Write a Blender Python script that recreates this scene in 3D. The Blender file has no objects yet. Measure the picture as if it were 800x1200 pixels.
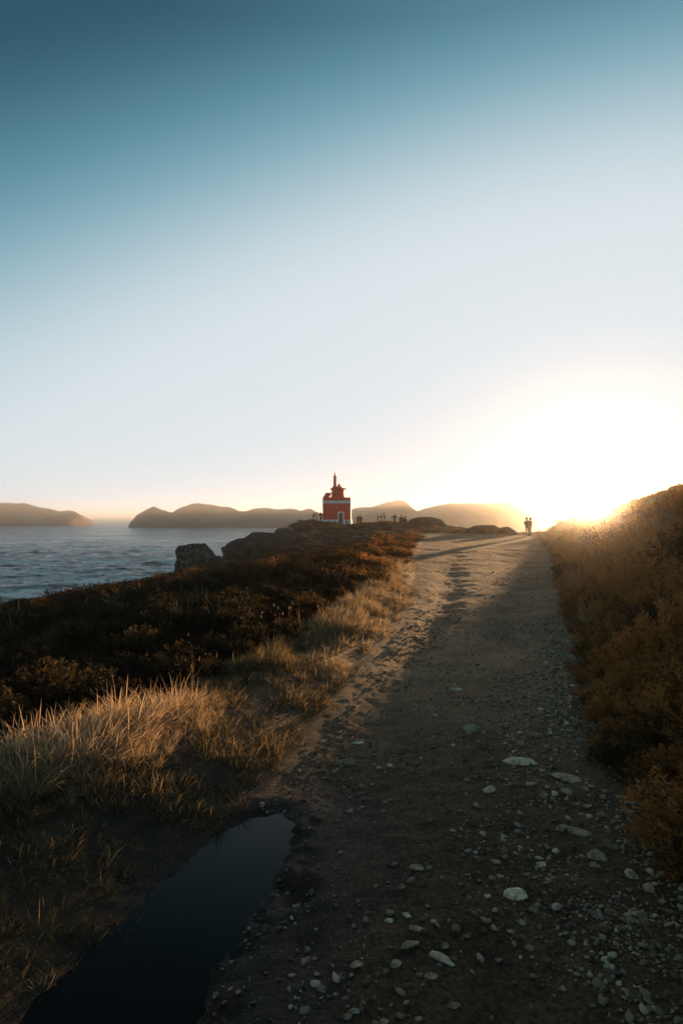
import bpy, bmesh, math, random
import numpy as np
from math import radians as R
from mathutils import Vector, Matrix, Euler

sc = bpy.context.scene
COL = sc.collection
rng = np.random.default_rng(7)
random.seed(7)

# ---------------------------------------------------------------- camera, sky, sun, exposure
EYE = 1.6
SUN_AZ, SUN_EL = R(20.6), R(1.45)
cam_d = bpy.data.cameras.new('camera'); cam = bpy.data.objects.new('camera', cam_d)
COL.objects.link(cam); sc.camera = cam
cam_d.sensor_fit = 'VERTICAL'; cam_d.sensor_height = 36; cam_d.lens = 24
cam_d.clip_start = .05; cam_d.clip_end = 40000
cam.location = (0, 0, EYE); cam.rotation_euler = (R(90.40), 0, 0)

SUN_DIR = Vector((math.sin(SUN_AZ) * math.cos(SUN_EL), math.cos(SUN_AZ) * math.cos(SUN_EL), math.sin(SUN_EL)))
world = bpy.data.worlds.new('World'); sc.world = world; world.use_nodes = True

def sky_nodes():
    nt = world.node_tree; N = nt.nodes; L = nt.links
    bg = N['Background']; bg.inputs[1].default_value = .1
    sk = N.new('ShaderNodeTexSky'); sk.sky_type = 'NISHITA'; sk.sun_disc = False
    sk.sun_elevation = SUN_EL; sk.sun_rotation = SUN_AZ; sk.altitude = 20
    tc = N.new('ShaderNodeTexCoord')
    nrm = N.new('ShaderNodeVectorMath'); nrm.operation = 'NORMALIZE'; L.new(tc.outputs['Generated'], nrm.inputs[0])
    def m(op, a, b=None, c=None):
        n = N.new('ShaderNodeMath'); n.operation = op
        for i, v in enumerate((a, b, c)):
            if v is None: continue
            if isinstance(v, (int, float)): n.inputs[i].default_value = v
            else: L.new(v, n.inputs[i])
        return n.outputs[0]
    sep = N.new('ShaderNodeSeparateXYZ'); L.new(nrm.outputs[0], sep.inputs[0])
    el = m('MULTIPLY', m('ARCSINE', m('MAXIMUM', sep.outputs['Z'], 0.0)), 57.2958)
    el = m('MINIMUM', el, 60)
    dot = N.new('ShaderNodeVectorMath'); dot.operation = 'DOT_PRODUCT'
    L.new(nrm.outputs[0], dot.inputs[0]); dot.inputs[1].default_value = SUN_DIR
    th = m('MULTIPLY', m('ARCCOSINE', m('MINIMUM', m('MAXIMUM', dot.outputs['Value'], -1), 1)), 57.2958)
    near = m('MULTIPLY', m('MINIMUM', th, 58), .0125)
    far = m('MULTIPLY', m('MAXIMUM', m('SUBTRACT', th, 58), 0), .0006)
    elp = m('ADD', m('MULTIPLY', m('MINIMUM', el, 36), .020), m('MULTIPLY', m('MAXIMUM', m('SUBTRACT', el, 36), 0), .004))
    t = m('SUBTRACT', m('SUBTRACT', m('SUBTRACT', 1.69, elp), near), far)
    t = m('DIVIDE', t, 1.25)
    rp = N.new('ShaderNodeValToRGB'); L.new(t, rp.inputs[0]); rp.color_ramp.interpolation = 'B_SPLINE'
    stops = [(.02, (118, 124, 126)), (.12, (80, 104, 114)), (.22, (42, 87, 105)), (.30, (34, 80, 100)), (.40, (70, 120, 138)), (.50, (104, 156, 174)), (.60, (158, 190, 204)),
             (.70, (199, 217, 225)), (.80, (214, 226, 233)), (1.0, (212, 226, 236))]
    cr = rp.color_ramp
    while len(cr.elements) < len(stops): cr.elements.new(.5)
    for e, (p, c) in zip(cr.elements, stops):
        e.position = p; e.color = tuple((v / 255) ** 2.2 for v in c) + (1,)
    sc_ = N.new('ShaderNodeVectorMath'); sc_.operation = 'SCALE'; L.new(rp.outputs[0], sc_.inputs[0]); sc_.inputs['Scale'].default_value = 10 / 2 ** 1.8
    mx = N.new('ShaderNodeMix'); mx.data_type = 'RGBA'; mx.inputs[0].default_value = .01
    L.new(sc_.outputs[0], mx.inputs[6]); L.new(sk.outputs[0], mx.inputs[7])
    L.new(mx.outputs[2], bg.inputs[0])
sky_nodes()

sun_d = bpy.data.lights.new('sun', 'SUN'); sun = bpy.data.objects.new('sun', sun_d); COL.objects.link(sun)
sun_d.energy = 5.0; sun_d.angle = R(.5); sun_d.color = (1, .58, .27)
sun.rotation_euler = SUN_DIR.to_track_quat('Z', 'Y').to_euler(); sun.location = (20, 50, 30)

vs = sc.view_settings
vs.view_transform = 'Standard'; vs.look = 'None'; vs.gamma = 1; vs.use_curve_mapping = False; vs.exposure = 1.8
sc.cycles.use_denoising = True
sc.cycles.max_bounces = 6; sc.cycles.transparent_max_bounces = 8; sc.cycles.volume_bounces = 1
sc.cycles.sample_clamp_indirect = 4
HAZE = ((.00011, .5), (.00023, .989))   # broad and forward-peaked share of the same even air

# ---------------------------------------------------------------- numeric helpers
def hash2(ix, iy, seed):
    h = (ix.astype(np.int64) * 374761393 + iy.astype(np.int64) * 668265263 + seed * 1442695041) & 0xffffffff
    h = ((h ^ (h >> 13)) * 1274126177) & 0xffffffff
    h = h ^ (h >> 16)
    return (h & 0xffffff) / float(0xffffff)
def vnoise(x, y, seed=0):
    x = np.asarray(x, float); y = np.asarray(y, float)
    ix = np.floor(x); iy = np.floor(y); fx = x - ix; fy = y - iy
    ix = ix.astype(np.int64); iy = iy.astype(np.int64)
    u = fx * fx * fx * (fx * (fx * 6 - 15) + 10); v = fy * fy * fy * (fy * (fy * 6 - 15) + 10)
    a = hash2(ix, iy, seed); b = hash2(ix + 1, iy, seed); c = hash2(ix, iy + 1, seed); d = hash2(ix + 1, iy + 1, seed)
    return (a + (b - a) * u + (c - a) * v + (a - b - c + d) * u * v) * 2 - 1
def fbm(x, y, oct=4, seed=0, gain=.5):
    s = 0; a = 1; f = 1.0; t = 0
    for o in range(oct):
        s = s + a * vnoise(x * f + 17.3 * o, y * f - 9.1 * o, seed + o * 31); t += a; a *= gain; f *= 2.03
    return s / t
def sstep(a, b, x):
    t = np.clip((x - a) / (b - a), 0, 1); return t * t * (3 - 2 * t)
def poly_dist(px, py, poly):
    """signed distance to a closed polygon, negative inside"""
    d = np.full(px.shape, 1e9); inside = np.zeros(px.shape, bool)
    n = len(poly)
    for i in range(n):
        x0, y0 = poly[i]; x1, y1 = poly[(i + 1) % n]
        ex, ey = x1 - x0, y1 - y0
        t = np.clip(((px - x0) * ex + (py - y0) * ey) / (ex * ex + ey * ey), 0, 1)
        d = np.minimum(d, np.hypot(px - x0 - t * ex, py - y0 - t * ey))
        c = ((y0 > py) != (y1 > py)) & (px < ex * (py - y0) / (ey if abs(ey) > 1e-9 else 1e-9) + x0)
        inside ^= c
    return np.where(inside, -d, d)

# ---------------------------------------------------------------- the lie of the land
SEA_Z = -20.0
YL = [-8, 0, 2.15, 3.25, 4.35, 6.6, 9.5, 13.6, 18, 24, 34, 44, 60, 80]
XL = [-2.6, -1.25, -1.02, -.84, -.5, -.02, .62, 1.36, 1.9, 2.5, 3.6, 5.0, 7.0, 9.5]
YR = [-8, 0, 2.15, 3.25, 4.35, 6.6, 9.5, 13.6, 18, 24, 34, 44, 60, 80]
XR = [-.4, 1.05, 1.42, 1.52, 1.66, 2.35, 3.2, 4.35, 5.6, 7.5, 10.3, 12.9, 17.6, 24.0]
def edge_l(y): return np.interp(y, YL, XL) + .10 * fbm(y * .9, y * 0 + 3.3, 3, 5)
def edge_r(y): return np.interp(y, YR, XR) + .12 * fbm(y * .8, y * 0 + 8.3, 3, 6)
COAST = [(-90, -60), (-34, -30), (-22, 0), (-17, 22), (-16, 32), (-15.5, 45), (-15.8, 58), (-14.2, 70), (-12.4, 84), (-11.0, 98), (-9.5, 112),
         (-8.5, 124), (-2, 134), (7, 131), (14, 120), (19, 108), (18.5, 97), (14.5, 88), (13.6, 80), (16, 77), (19.5, 77), (23, 80), (29, 88), (40, 92), (60, 84), (120, 70), (120, -60)]
PUDDLE = [(-.245, 3.63), (-.27, 3.36), (-.30, 3.15), (-.355, 2.84), (-.43, 2.5), (-.49, 2.16), (-.62, 1.7), (-.75, 1.45), (-.95, 1.5),
          (-1.10, 1.8), (-1.05, 2.15), (-.98, 2.42), (-.89, 2.70), (-.82, 2.95), (-.755, 3.18), (-.67, 3.40), (-.60, 3.53), (-.47, 3.70), (-.34, 3.73)]
WATER_Z = -.028

def height(x, y):
    x = np.asarray(x, float); y = np.asarray(y, float)
    xl = edge_l(y); xr = edge_r(y)
    sl = xl - x; sr = x - xr
    # long lie of the land
    z = -.25 * sstep(28, 60, y)
    # left verge and heath falling away to the sea
    l = np.maximum(sl, 0)
    verge = .20 * (1 - np.exp(-l / .35)) * (1 - sstep(20, 40, y))
    fall = np.maximum(l - 2.0, 0)
    z = z + verge - (.13 + .035 * sstep(10, 30, y)) * fall * (1 - .55 * sstep(62, 110, y))
    z = z + (.13 * fbm(x * .5, y * .5, 3, 11) + .10 * fbm(x * 1.6, y * 1.6, 3, 12)) * sstep(.1, 1.6, l)
    # mound that carries the lighthouse
    m = np.sqrt(((x - 3.0) / 17.0) ** 2 + ((y - 121) / np.where(y < 121, 50.0, 27.0)) ** 2)
    z = z + (.80 + 1.75 * sstep(3, -9, x)) * (1 - sstep(.42, 1.0, m)) + .25 * fbm(x * .22, y * .22, 3, 19) * sstep(60, 90, y) * (1 - sstep(.75, .4, m))
    # bank on the right of the path
    r = np.maximum(sr, 0)
    bank = 3.1 * (1 - np.exp(-(r / 4.2) ** 1.6)) * (1 - .12 * sstep(28, 48, y)) * (1 - .22 * sstep(52, 78, y))
    bank = bank + .7 * sstep(4, 13, r)
    bump = (.22 * fbm(x * .35, y * .35, 3, 21) + .10 * fbm(x * 1.3, y * 1.3, 3, 22)) * sstep(.2, 2.5, r)
    z = z + bank + bump
    # path surface: crown, ruts, small lumps
    inside = sstep(-.05, .25, np.minimum(-sl, -sr)) if False else np.clip(np.minimum(-sl, -sr) / .3, 0, 1)
    w = np.maximum(xr - xl, .5); u = (x - xl) / w
    near = 1 - sstep(16, 40, y)
    rut = -.05 * np.exp(-((u - .24) / .10) ** 2) - .03 * np.exp(-((u - .72) / .10) ** 2)
    z = z + inside * near * rut
    z = z + inside * (.016 * fbm(x * 1.3, y * .8, 2, 31) + .008 * fbm(x * 7, y * 7, 3, 32) + .011 * fbm(x * 21, y * 19, 3, 33))
    # far path: trampled hummocks
    z = z + inside * sstep(15, 30, y) * .03 * fbm(x * .8, y * .5, 3, 34)
    # puddle bowl with churned mud round it
    pd = poly_dist(x, y, PUDDLE)
    pdn = pd + (.030 * fbm(x * 5, y * 5, 2, 41) + .022 * fbm(x * 16, y * 16, 3, 42)) * (pd > -.2)
    z = np.where(pd < 1.2, z * sstep(0, .5, pd) + (1 - sstep(0, .5, pd)) * .012, z)
    bowl = np.where(pdn < 0, WATER_Z - .003 + np.maximum(pdn * .4, -.09), 0)
    rim = (1 - sstep(.0, .20, pdn + .05 * fbm(x * 9, y * 9, 2, 48))) * (pdn >= 0)
    z = np.where(pdn < 0, bowl, z * (1 - rim) + rim * (WATER_Z + .004))
    mud = np.exp(-(np.maximum(pdn, 0) / .16) ** 2) * (pdn > 0) * sstep(-.62, -.40, x - .25 * (y - 2.6))
    ridge = 1 - np.abs(fbm(x * 8, y * 6, 3, 44)) * 2.2
    z = z + mud * (.026 * ridge + .032 * fbm(x * 18, y * 16, 3, 45)) * sstep(0, .03, pdn)
    # pothole beside the puddle
    ph = np.hypot((x + .185) / .085, (y - 2.93) / .13)
    z = z - .05 * (1 - sstep(.3, 1.1, ph)) + .014 * np.exp(-((ph - 1.25) / .25) ** 2) * (.6 + .8 * fbm(x * 14, y * 14, 2, 46))
    ph2 = np.hypot((x + .10) / .07, (y - 2.55) / .16)
    z = z - .025 * (1 - sstep(.3, 1.1, ph2))
    # cliffs down to the sea
    cd = poly_dist(x, y, COAST) + 1.6 * fbm(x * .16, y * .16, 3, 51) * sstep(20, 40, np.abs(x) + y)
    out = np.maximum(cd, 0)
    z = z - np.where(out < 1.2, .42 * out ** 2, .605 + 1.3 * (out - 1.2)) + .5 * fbm(x * .3, y * .3, 3, 52) * sstep(.5, 4, out)
    return np.maximum(z, SEA_Z - 6)

def hz(x, y): return float(height(np.array([x]), np.array([y]))[0])

# ---------------------------------------------------------------- mesh and material helpers
def mesh_np(name, v, f, mats=(), smooth=False, mat_idx=None):
    me = bpy.data.meshes.new(name)
    v = np.asarray(v, np.float32); f = np.asarray(f, np.int32)
    me.vertices.add(len(v)); me.vertices.foreach_set('co', v.ravel())
    k = f.shape[1]
    me.loops.add(f.size); me.loops.foreach_set('vertex_index', f.ravel())
    me.polygons.add(len(f)); me.polygons.foreach_set('loop_start', np.arange(len(f), dtype=np.int32) * k)
    for m_ in mats: me.materials.append(m_)
    if mat_idx is not None: me.polygons.foreach_set('material_index', np.asarray(mat_idx, np.int32))
    if smooth: me.polygons.foreach_set('use_smooth', np.ones(len(f), bool))
    me.update(calc_edges=True); me.validate()
    return me
def link(name, me, parent=None, loc=None, rot=None, **props):
    o = bpy.data.objects.new(name, me); COL.objects.link(o)
    if parent: o.parent = parent
    if loc is not None: o.location = loc
    if rot is not None: o.rotation_euler = rot
    for k, v in props.items(): o[k] = v
    return o
def grid_faces(nx, ny):
    i = np.arange(ny - 1)[:, None] * nx + np.arange(nx - 1)[None, :]
    i = i.ravel(); return np.stack([i, i + 1, i + 1 + nx, i + nx], 1)
def bm_obj(name, bm, mat, parent=None, loc=None, rot=None, smooth=False, **props):
    me = bpy.data.meshes.new(name); bm.normal_update(); bm.to_mesh(me); bm.free()
    if mat: me.materials.append(mat)
    if smooth:
        for p in me.polygons: p.use_smooth = True
    return link(name, me, parent, loc, rot, **props)
def add_box(bm, c, s, bev=0):
    r = bmesh.ops.create_cube(bm, size=1, matrix=Matrix.Translation(c) @ Matrix.Diagonal((s[0], s[1], s[2], 1)))
    if bev: bmesh.ops.bevel(bm, geom=list({e for v in r['verts'] for e in v.link_edges}), offset=bev, segments=2, affect='EDGES')
def add_lathe(bm, prof, seg=32, cx=0, cy=0, phase=0):
    rings = []
    for r, z in prof:
        rings.append([bm.verts.new((cx + r * math.cos(phase + 2 * math.pi * i / seg), cy + r * math.sin(phase + 2 * math.pi * i / seg), z)) for i in range(seg)])
    for a, b in zip(rings, rings[1:]):
        for i in range(seg): bm.faces.new((a[i], a[(i + 1) % seg], b[(i + 1) % seg], b[i]))
    bm.faces.new(rings[0][::-1]); bm.faces.new(rings[-1])
def add_prism(bm, pts, y0, y1):
    """polygon in x,z extruded along y"""
    a = [bm.verts.new((x, y0, z)) for x, z in pts]; b = [bm.verts.new((x, y1, z)) for x, z in pts]
    bm.faces.new(a); bm.faces.new(b[::-1])
    for i in range(len(pts)):
        j = (i + 1) % len(pts); bm.faces.new((a[j], a[i], b[i], b[j]))
    bmesh.ops.recalc_face_normals(bm, faces=bm.faces)

def new_mat(name):
    m = bpy.data.materials.new(name); m.use_nodes = True
    return m, m.node_tree.nodes, m.node_tree.links, m.node_tree.nodes['Principled BSDF']
def noise_col(N, L, c0, c1, scale, detail=6, lo=.35, hi=.65, coord='Object', rough=.6, mapping=None):
    tc = N.new('ShaderNodeTexCoord'); nz = N.new('ShaderNodeTexNoise'); nz.inputs['Scale'].default_value = scale
    nz.inputs['Detail'].default_value = detail; nz.inputs['Roughness'].default_value = rough
    src = tc.outputs[coord]
    if mapping:
        mp = N.new('ShaderNodeMapping'); mp.inputs['Scale'].default_value = mapping; L.new(src, mp.inputs[0]); src = mp.outputs[0]
    L.new(src, nz.inputs['Vector'])
    rp = N.new('ShaderNodeValToRGB'); rp.color_ramp.elements[0].position = lo; rp.color_ramp.elements[1].position = hi
    rp.color_ramp.elements[0].color = (*c0, 1); rp.color_ramp.elements[1].color = (*c1, 1)
    L.new(nz.outputs['Fac'], rp.inputs[0]); return rp.outputs[0], nz.outputs['Fac']
def mix_rgb(N, L, fac, a, b, mode='MIX'):
    n = N.new('ShaderNodeMix'); n.data_type = 'RGBA'; n.blend_type = mode
    for s_, v in ((n.inputs[0], fac), (n.inputs[6], a), (n.inputs[7], b)):
        if isinstance(v, (int, float)): s_.default_value = v
        elif isinstance(v, tuple): s_.default_value = (*v, 1)
        else: L.new(v, s_)
    return n.outputs[2]
def bump(N, L, b, heights, dist=.02, strength=.6):
    prev = None
    for h_, d_, s_ in heights:
        n = N.new('ShaderNodeBump'); n.inputs['Distance'].default_value = d_; n.inputs['Strength'].default_value = s_
        L.new(h_, n.inputs['Height'])
        if prev: L.new(prev, n.inputs['Normal'])
        prev = n.outputs[0]
    L.new(prev, b.inputs['Normal'])

def simple_mat(name, c0, c1, scale=8, rough=.8, bmp=.004, bscale=None):
    m, N, L, b = new_mat(name)
    c, f = noise_col(N, L, c0, c1, scale); L.new(c, b.inputs['Base Color']); b.inputs['Roughness'].default_value = rough
    if bmp:
        _, f2 = noise_col(N, L, c0, c1, bscale or scale * 4); bump(N, L, b, [(f2, bmp, .6)])
    return m
def attr(N, name, kind='GEOMETRY'):
    a = N.new('ShaderNodeAttribute'); a.attribute_name = name; a.attribute_type = kind; return a

# ---- ground materials
def make_path_mat():
    m, N, L, b = new_mat('path_soil')
    c, f = noise_col(N, L, (.050, .027, .0135), (.112, .064, .035), 3.0, 8)
    c2, f2 = noise_col(N, L, (.32, .30, .28), (1.5, 1.45, 1.4), 45, 8)
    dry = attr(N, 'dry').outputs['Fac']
    cd, _ = noise_col(N, L, (.20, .105, .052), (.42, .25, .138), 1.6, 10)  # dry soil, lightened and warmed to hold the sun's veil in its colour
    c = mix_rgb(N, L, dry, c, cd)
    c = mix_rgb(N, L, 1, c, c2, 'MULTIPLY'); b.inputs['Specular IOR Level'].default_value = .18
    wet_dark = attr(N, 'wet_dark').outputs['Fac']
    c = mix_rgb(N, L, wet_dark, c, (.011, .009, .0075))
    # pebble specks too small to build
    tc = N.new('ShaderNodeTexCoord'); vo = N.new('ShaderNodeTexVoronoi'); vo.inputs['Scale'].default_value = 70; L.new(tc.outputs['Object'], vo.inputs['Vector'])
    rp = N.new('ShaderNodeValToRGB'); rp.color_ramp.elements[0].position = .18; rp.color_ramp.elements[0].color = (1, 1, 1, 1)
    rp.color_ramp.elements[1].position = .26; rp.color_ramp.elements[1].color = (0, 0, 0, 1); L.new(vo.outputs['Distance'], rp.inputs[0])
    _, pm = noise_col(N, L, (0, 0, 0), (1, 1, 1), 2.2, 4)
    mm = N.new('ShaderNodeMath'); mm.operation = 'MULTIPLY'; L.new(rp.outputs[0], mm.inputs[0])
    gt = N.new('ShaderNodeMath'); gt.operation = 'GREATER_THAN'; gt.inputs[1].default_value = .6; sp = N.new('ShaderNodeSeparateColor'); L.new(vo.outputs['Color'], sp.inputs[0]); L.new(sp.outputs[0], gt.inputs[0])
    L.new(gt.outputs[0], mm.inputs[1])
    c = mix_rgb(N, L, mm.outputs[0], c, (.12, .105, .09))
    L.new(c, b.inputs['Base Color'])
    rr = N.new('ShaderNodeMapRange'); rr.inputs[3].default_value = .88; rr.inputs[4].default_value = .62; L.new(wet_dark, rr.inputs[0]); L.new(rr.outputs[0], b.inputs['Roughness'])
    bump(N, L, b, [(f, .03, .5), (f2, .012, .8), (mm.outputs[0], .006, .7)])
    return m
def make_heath_mat():
    m, N, L, b = new_mat('heath_soil')
    c, f = noise_col(N, L, (.020, .015, .008), (.060, .036, .016), 1.4, 8)
    c2, f2 = noise_col(N, L, (.45, .45, .45), (1.5, 1.35, 1.1), 9, 8)
    c = mix_rgb(N, L, 1, c, c2, 'MULTIPLY')
    rock = attr(N, 'rock').outputs['Fac']
    cr_, fr = noise_col(N, L, (.05, .045, .04), (.15, .13, .11), .8, 8)
    c = mix_rgb(N, L, rock, c, cr_)
    dry = attr(N, 'dry').outputs['Fac']
    cg, _ = noise_col(N, L, (.10, .062, .022), (.24, .15, .06), 2.2, 8)
    c = mix_rgb(N, L, dry, c, cg)
    L.new(c, b.inputs['Base Color']); b.inputs['Roughness'].default_value = .95
    bump(N, L, b, [(f, .25, .8), (f2, .06, .9)])
    return m
MAT_PATH = make_path_mat(); MAT_HEATH = make_heath_mat()

# ---------------------------------------------------------------- ground and path: one graded grid split in two sheets
def graded(breaks):
    out = [breaks[0][0]]
    for (a, s0), (b, s1) in zip(breaks, breaks[1:]):
        x = a
        while x < b - 1e-6:
            t = (x - a) / (b - a); x = x + s0 + (s1 - s0) * t
            out.append(min(x, b))
    return np.unique(np.round(np.array(out), 5))
def build_ground():
    xs = graded([(-120, 6), (-40, 2), (-20, .5), (-6, .16), (-2.2, .05), (-1.1, .028), (.3, .03), (1.9, .045), (3.4, .09), (8, .16), (26, .5), (45, 2), (140, 8)])
    ys = graded([(-60, 5), (-8, 1), (1.2, .05), (1.6, .028), (4.0, .032), (6, .045), (10, .09), (18, .18), (40, .35), (90, .5), (140, 1.2), (200, 5)])
    X, Y = np.meshgrid(xs, ys); Z = height(X, Y)
    nx, ny = len(xs), len(ys)
    v = np.stack([X.ravel(), Y.ravel(), Z.ravel()], 1)
    f = grid_faces(nx, ny)
    c = v[f].mean(1)
    jit = .07 * fbm(c[:, 0] * 5, c[:, 1] * 5, 3, 61)
    ispath = (c[:, 0] > edge_l(c[:, 1]) + jit) & (c[:, 0] < edge_r(c[:, 1]) + jit) & (c[:, 1] < 76)
    d = poly_dist(v[:, 0], v[:, 1], PUDDLE)
    wet_dark = np.clip(1 - np.maximum(d, 0) / .8, 0, 1) ** 1.1 * (.75 + .4 * fbm(v[:, 0] * 4, v[:, 1] * 4, 2, 63))  # damp round the puddle, widened to paint the foreground dark
    dry = np.clip(sstep(3.0, 7.5, v[:, 1]) * (.8 + .5 * fbm(v[:, 0] * .7, v[:, 1] * .5, 3, 64)), 0, 1)  # drier soil, also painting in the sunlit lift of the middle path
    sl = edge_l(v[:, 1]) - v[:, 0]
    dryh = np.clip(np.exp(-np.maximum(sl, 0) / 1.1) * (sl > -1) * sstep(3.8, 8, v[:, 1]) * (.6 + .6 * fbm(v[:, 0], v[:, 1], 3, 65)), 0, 1)
    far = sstep(45, 70, v[:, 1]) * sstep(.05, .45, fbm(v[:, 0] * .25, v[:, 1] * .12, 3, 67))
    dryh = np.maximum(dryh, .8 * far)
    rock = sstep(.6, 3.5, poly_dist(v[:, 0], v[:, 1], COAST) + 1.2 * fbm(v[:, 0] * .3, v[:, 1] * .3, 2, 66))
    for name, sel, mat, atts in (('dirt_path', ispath, MAT_PATH, {'dry': dry, 'wet_dark': wet_dark}), ('heath_ground', ~ispath, MAT_HEATH, {'dry': dryh, 'rock': rock})):
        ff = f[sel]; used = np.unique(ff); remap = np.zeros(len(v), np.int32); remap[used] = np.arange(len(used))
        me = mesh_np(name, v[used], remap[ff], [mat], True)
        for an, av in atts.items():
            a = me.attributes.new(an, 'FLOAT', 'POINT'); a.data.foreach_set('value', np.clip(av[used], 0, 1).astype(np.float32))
        link(name, me, kind='structure', label={'dirt_path': 'rutted brown dirt path leading to the headland', 'heath_ground': 'dark heath ground falling to the sea'}[name])
build_ground()

# ---------------------------------------------------------------- sea
def make_sea_mat():
    m, N, L, b = new_mat('sea_water')
    b.inputs['Base Color'].default_value = (.022, .080, .095, 1); b.inputs['Roughness'].default_value = .16; b.inputs['IOR'].default_value = 1.33
    tc = N.new('ShaderNodeTexCoord')
    def nz(scale, mp, detail=5):
        mpn = N.new('ShaderNodeMapping'); mpn.inputs['Scale'].default_value = mp; mpn.inputs['Rotation'].default_value = (0, 0, R(18)); L.new(tc.outputs['Object'], mpn.inputs[0])
        n = N.new('ShaderNodeTexNoise'); n.inputs['Scale'].default_value = scale; n.inputs['Detail'].default_value = detail; n.inputs['Roughness'].default_value = .62; L.new(mpn.outputs[0], n.inputs['Vector']); return n.outputs['Fac']
    h1 = nz(.05, (.6, 1, 1)); h2 = nz(.22, (.5, 1, 1), 7); h3 = nz(1.1, (.7, 1, 1), 4)
    bump(N, L, b, [(h1, 8.0, 1.0), (h2, 3.5, 1.0), (h3, .7, 1.0)])
    fo = nz(.12, (.35, 1, 1), 9); big = nz(.012, (.5, 1, 1), 4)
    sm = N.new('ShaderNodeMath'); sm.operation = 'ADD'; L.new(fo, sm.inputs[0]); ml = N.new('ShaderNodeMath'); ml.operation = 'MULTIPLY'; ml.inputs[1].default_value = .35; L.new(big, ml.inputs[0]); L.new(ml.outputs[0], sm.inputs[1])
    shore = attr(N, 'shore').outputs['Fac']
    sm2 = N.new('ShaderNodeMath'); sm2.operation = 'MULTIPLY_ADD'; sm2.inputs[1].default_value = .16; L.new(shore, sm2.inputs[0]); L.new(sm.outputs[0], sm2.inputs[2])
    rp = N.new('ShaderNodeValToRGB'); rp.color_ramp.elements[0].position = .69; rp.color_ramp.elements[1].position = .84; L.new(sm2.outputs[0], rp.inputs[0])
    foam = N.new('ShaderNodeBsdfDiffuse'); foam.inputs[0].default_value = (.72, .76, .76, 1)
    mx = N.new('ShaderNodeMixShader'); L.new(rp.outputs[0], mx.inputs[0]); L.new(b.outputs[0], mx.inputs[1]); L.new(foam.outputs[0], mx.inputs[2])
    L.new(mx.outputs[0], N['Material Output'].inputs['Surface'])
    return m
def build_sea():
    xs = graded([(-8000, 900), (-1200, 30), (-400, 3), (-220, 1.1), (70, 1.3), (300, 6), (1200, 40), (8000, 900)])
    ys = graded([(-1500, 300), (0, 12), (90, 1.0), (280, 1.3), (600, 8), (1500, 60), (8000, 900)])
    X, Y = np.meshgrid(xs, ys)
    fade = 1 - sstep(350, 900, np.hypot(X, Y))
    a = R(20); U = X * math.cos(a) + Y * math.sin(a); V = -X * math.sin(a) + Y * math.cos(a)
    ridge = lambda s, sd, st: 1 - 2 * np.abs(fbm(U * s * st, V * s, 3, sd))
    Z = SEA_Z + fade * (1.0 * ridge(.03, 71, .45) + .8 * ridge(.085, 72, .5) + .62 * ridge(.22, 73, .55))
    me = mesh_np('sea', np.stack([X.ravel(), Y.ravel(), Z.ravel()], 1), grid_faces(len(xs), len(ys)), [make_sea_mat()], True)
    cd = poly_dist(X.ravel(), Y.ravel(), COAST)
    sh = np.clip(1 - (cd - 12) / 170, 0, 1) * (cd > 0)
    at = me.attributes.new('shore', 'FLOAT', 'POINT'); at.data.foreach_set('value', sh.astype(np.float32))
    link('sea', me, kind='structure', label='grey green choppy sea')
build_sea()

# ---------------------------------------------------------------- islands on the horizon
def make_island_mat():
    m, N, L, b = new_mat('island_rock')
    c, f = noise_col(N, L, (.16, .10, .055), (.30, .19, .11), .012, 8); L.new(c, b.inputs['Base Color']); b.inputs['Roughness'].default_value = 1
    return m
MAT_ISLAND = make_island_mat()
def island(prof, D, depth, seed, label, name='island'):
    px = np.array([p[0] for p in prof], float); py = np.array([p[1] for p in prof], float)
    n = 150; u = np.linspace(px[0], px[-1], n)
    top = np.interp(u, px, py); k = np.ones(3) / 3; top[1:-1] = np.convolve(top, k, 'valid')
    X = (u - 400) / 800 * D; H = np.maximum((606 - top) / 800 * D + EYE - SEA_Z, .0)
    m = 41; w = np.linspace(-1, 1, m)
    XX, WW = np.meshgrid(X, w)
    taper = np.minimum(1, np.minimum(np.arange(n), np.arange(n)[::-1]) / 10.)
    shape = (1 - np.abs(WW)) ** .75
    YY = D + WW * depth * (.45 + .55 * taper)[None, :]
    nz = fbm(XX / 60., YY / 60., 4, seed) * .18 + fbm(XX / 18., YY / 18., 3, seed + 3) * .06
    ZZ = H[None, :] * shape * (1 + nz * (1 - shape) * 2 + .12 * nz) + SEA_Z - .5
    rid = fbm(XX / 26., YY / 90., 4, seed + 9, .6); ZZ = ZZ + rid * 3.2 * shape * np.minimum(1, H[None, :] / 20)
    ZZ[0] = SEA_Z - 3; ZZ[-1] = SEA_Z - 3; ZZ[:, 0] = SEA_Z - 3; ZZ[:, -1] = SEA_Z - 3
    me = mesh_np(name, np.stack([XX.ravel(), YY.ravel(), ZZ.ravel()], 1), grid_faces(n, m), [MAT_ISLAND], True)
    link(name, me, kind='structure', label=label)
island([(-260, 606), (-160, 596), (-80, 588), (-20, 589), (12, 590), (32, 590.5), (45, 595), (58, 596), (70, 599), (84, 598.5), (92, 602), (99, 606.5)], 1750, 190, 81, 'long low island at the left end of the horizon')
island([(158, 607), (163, 601), (172, 596), (181, 594), (190, 598), (202, 600), (212, 594), (226, 591), (240, 589.5), (254, 592), (268, 595), (280, 599), (294, 597), (312, 595.5), (325, 597), (338, 596), (352, 599), (363, 595), (372, 600), (384, 603), (392, 607)], 1450, 110, 82, 'brown hilly island left of the lighthouse')
island([(396, 607), (410, 598), (420, 594.5), (436, 593), (450, 589.5), (466, 586.5), (474, 587.5), (480, 592), (487, 598.5), (500, 603), (512, 607)], 1500, 110, 83, 'peaked island just right of the lighthouse')
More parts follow.
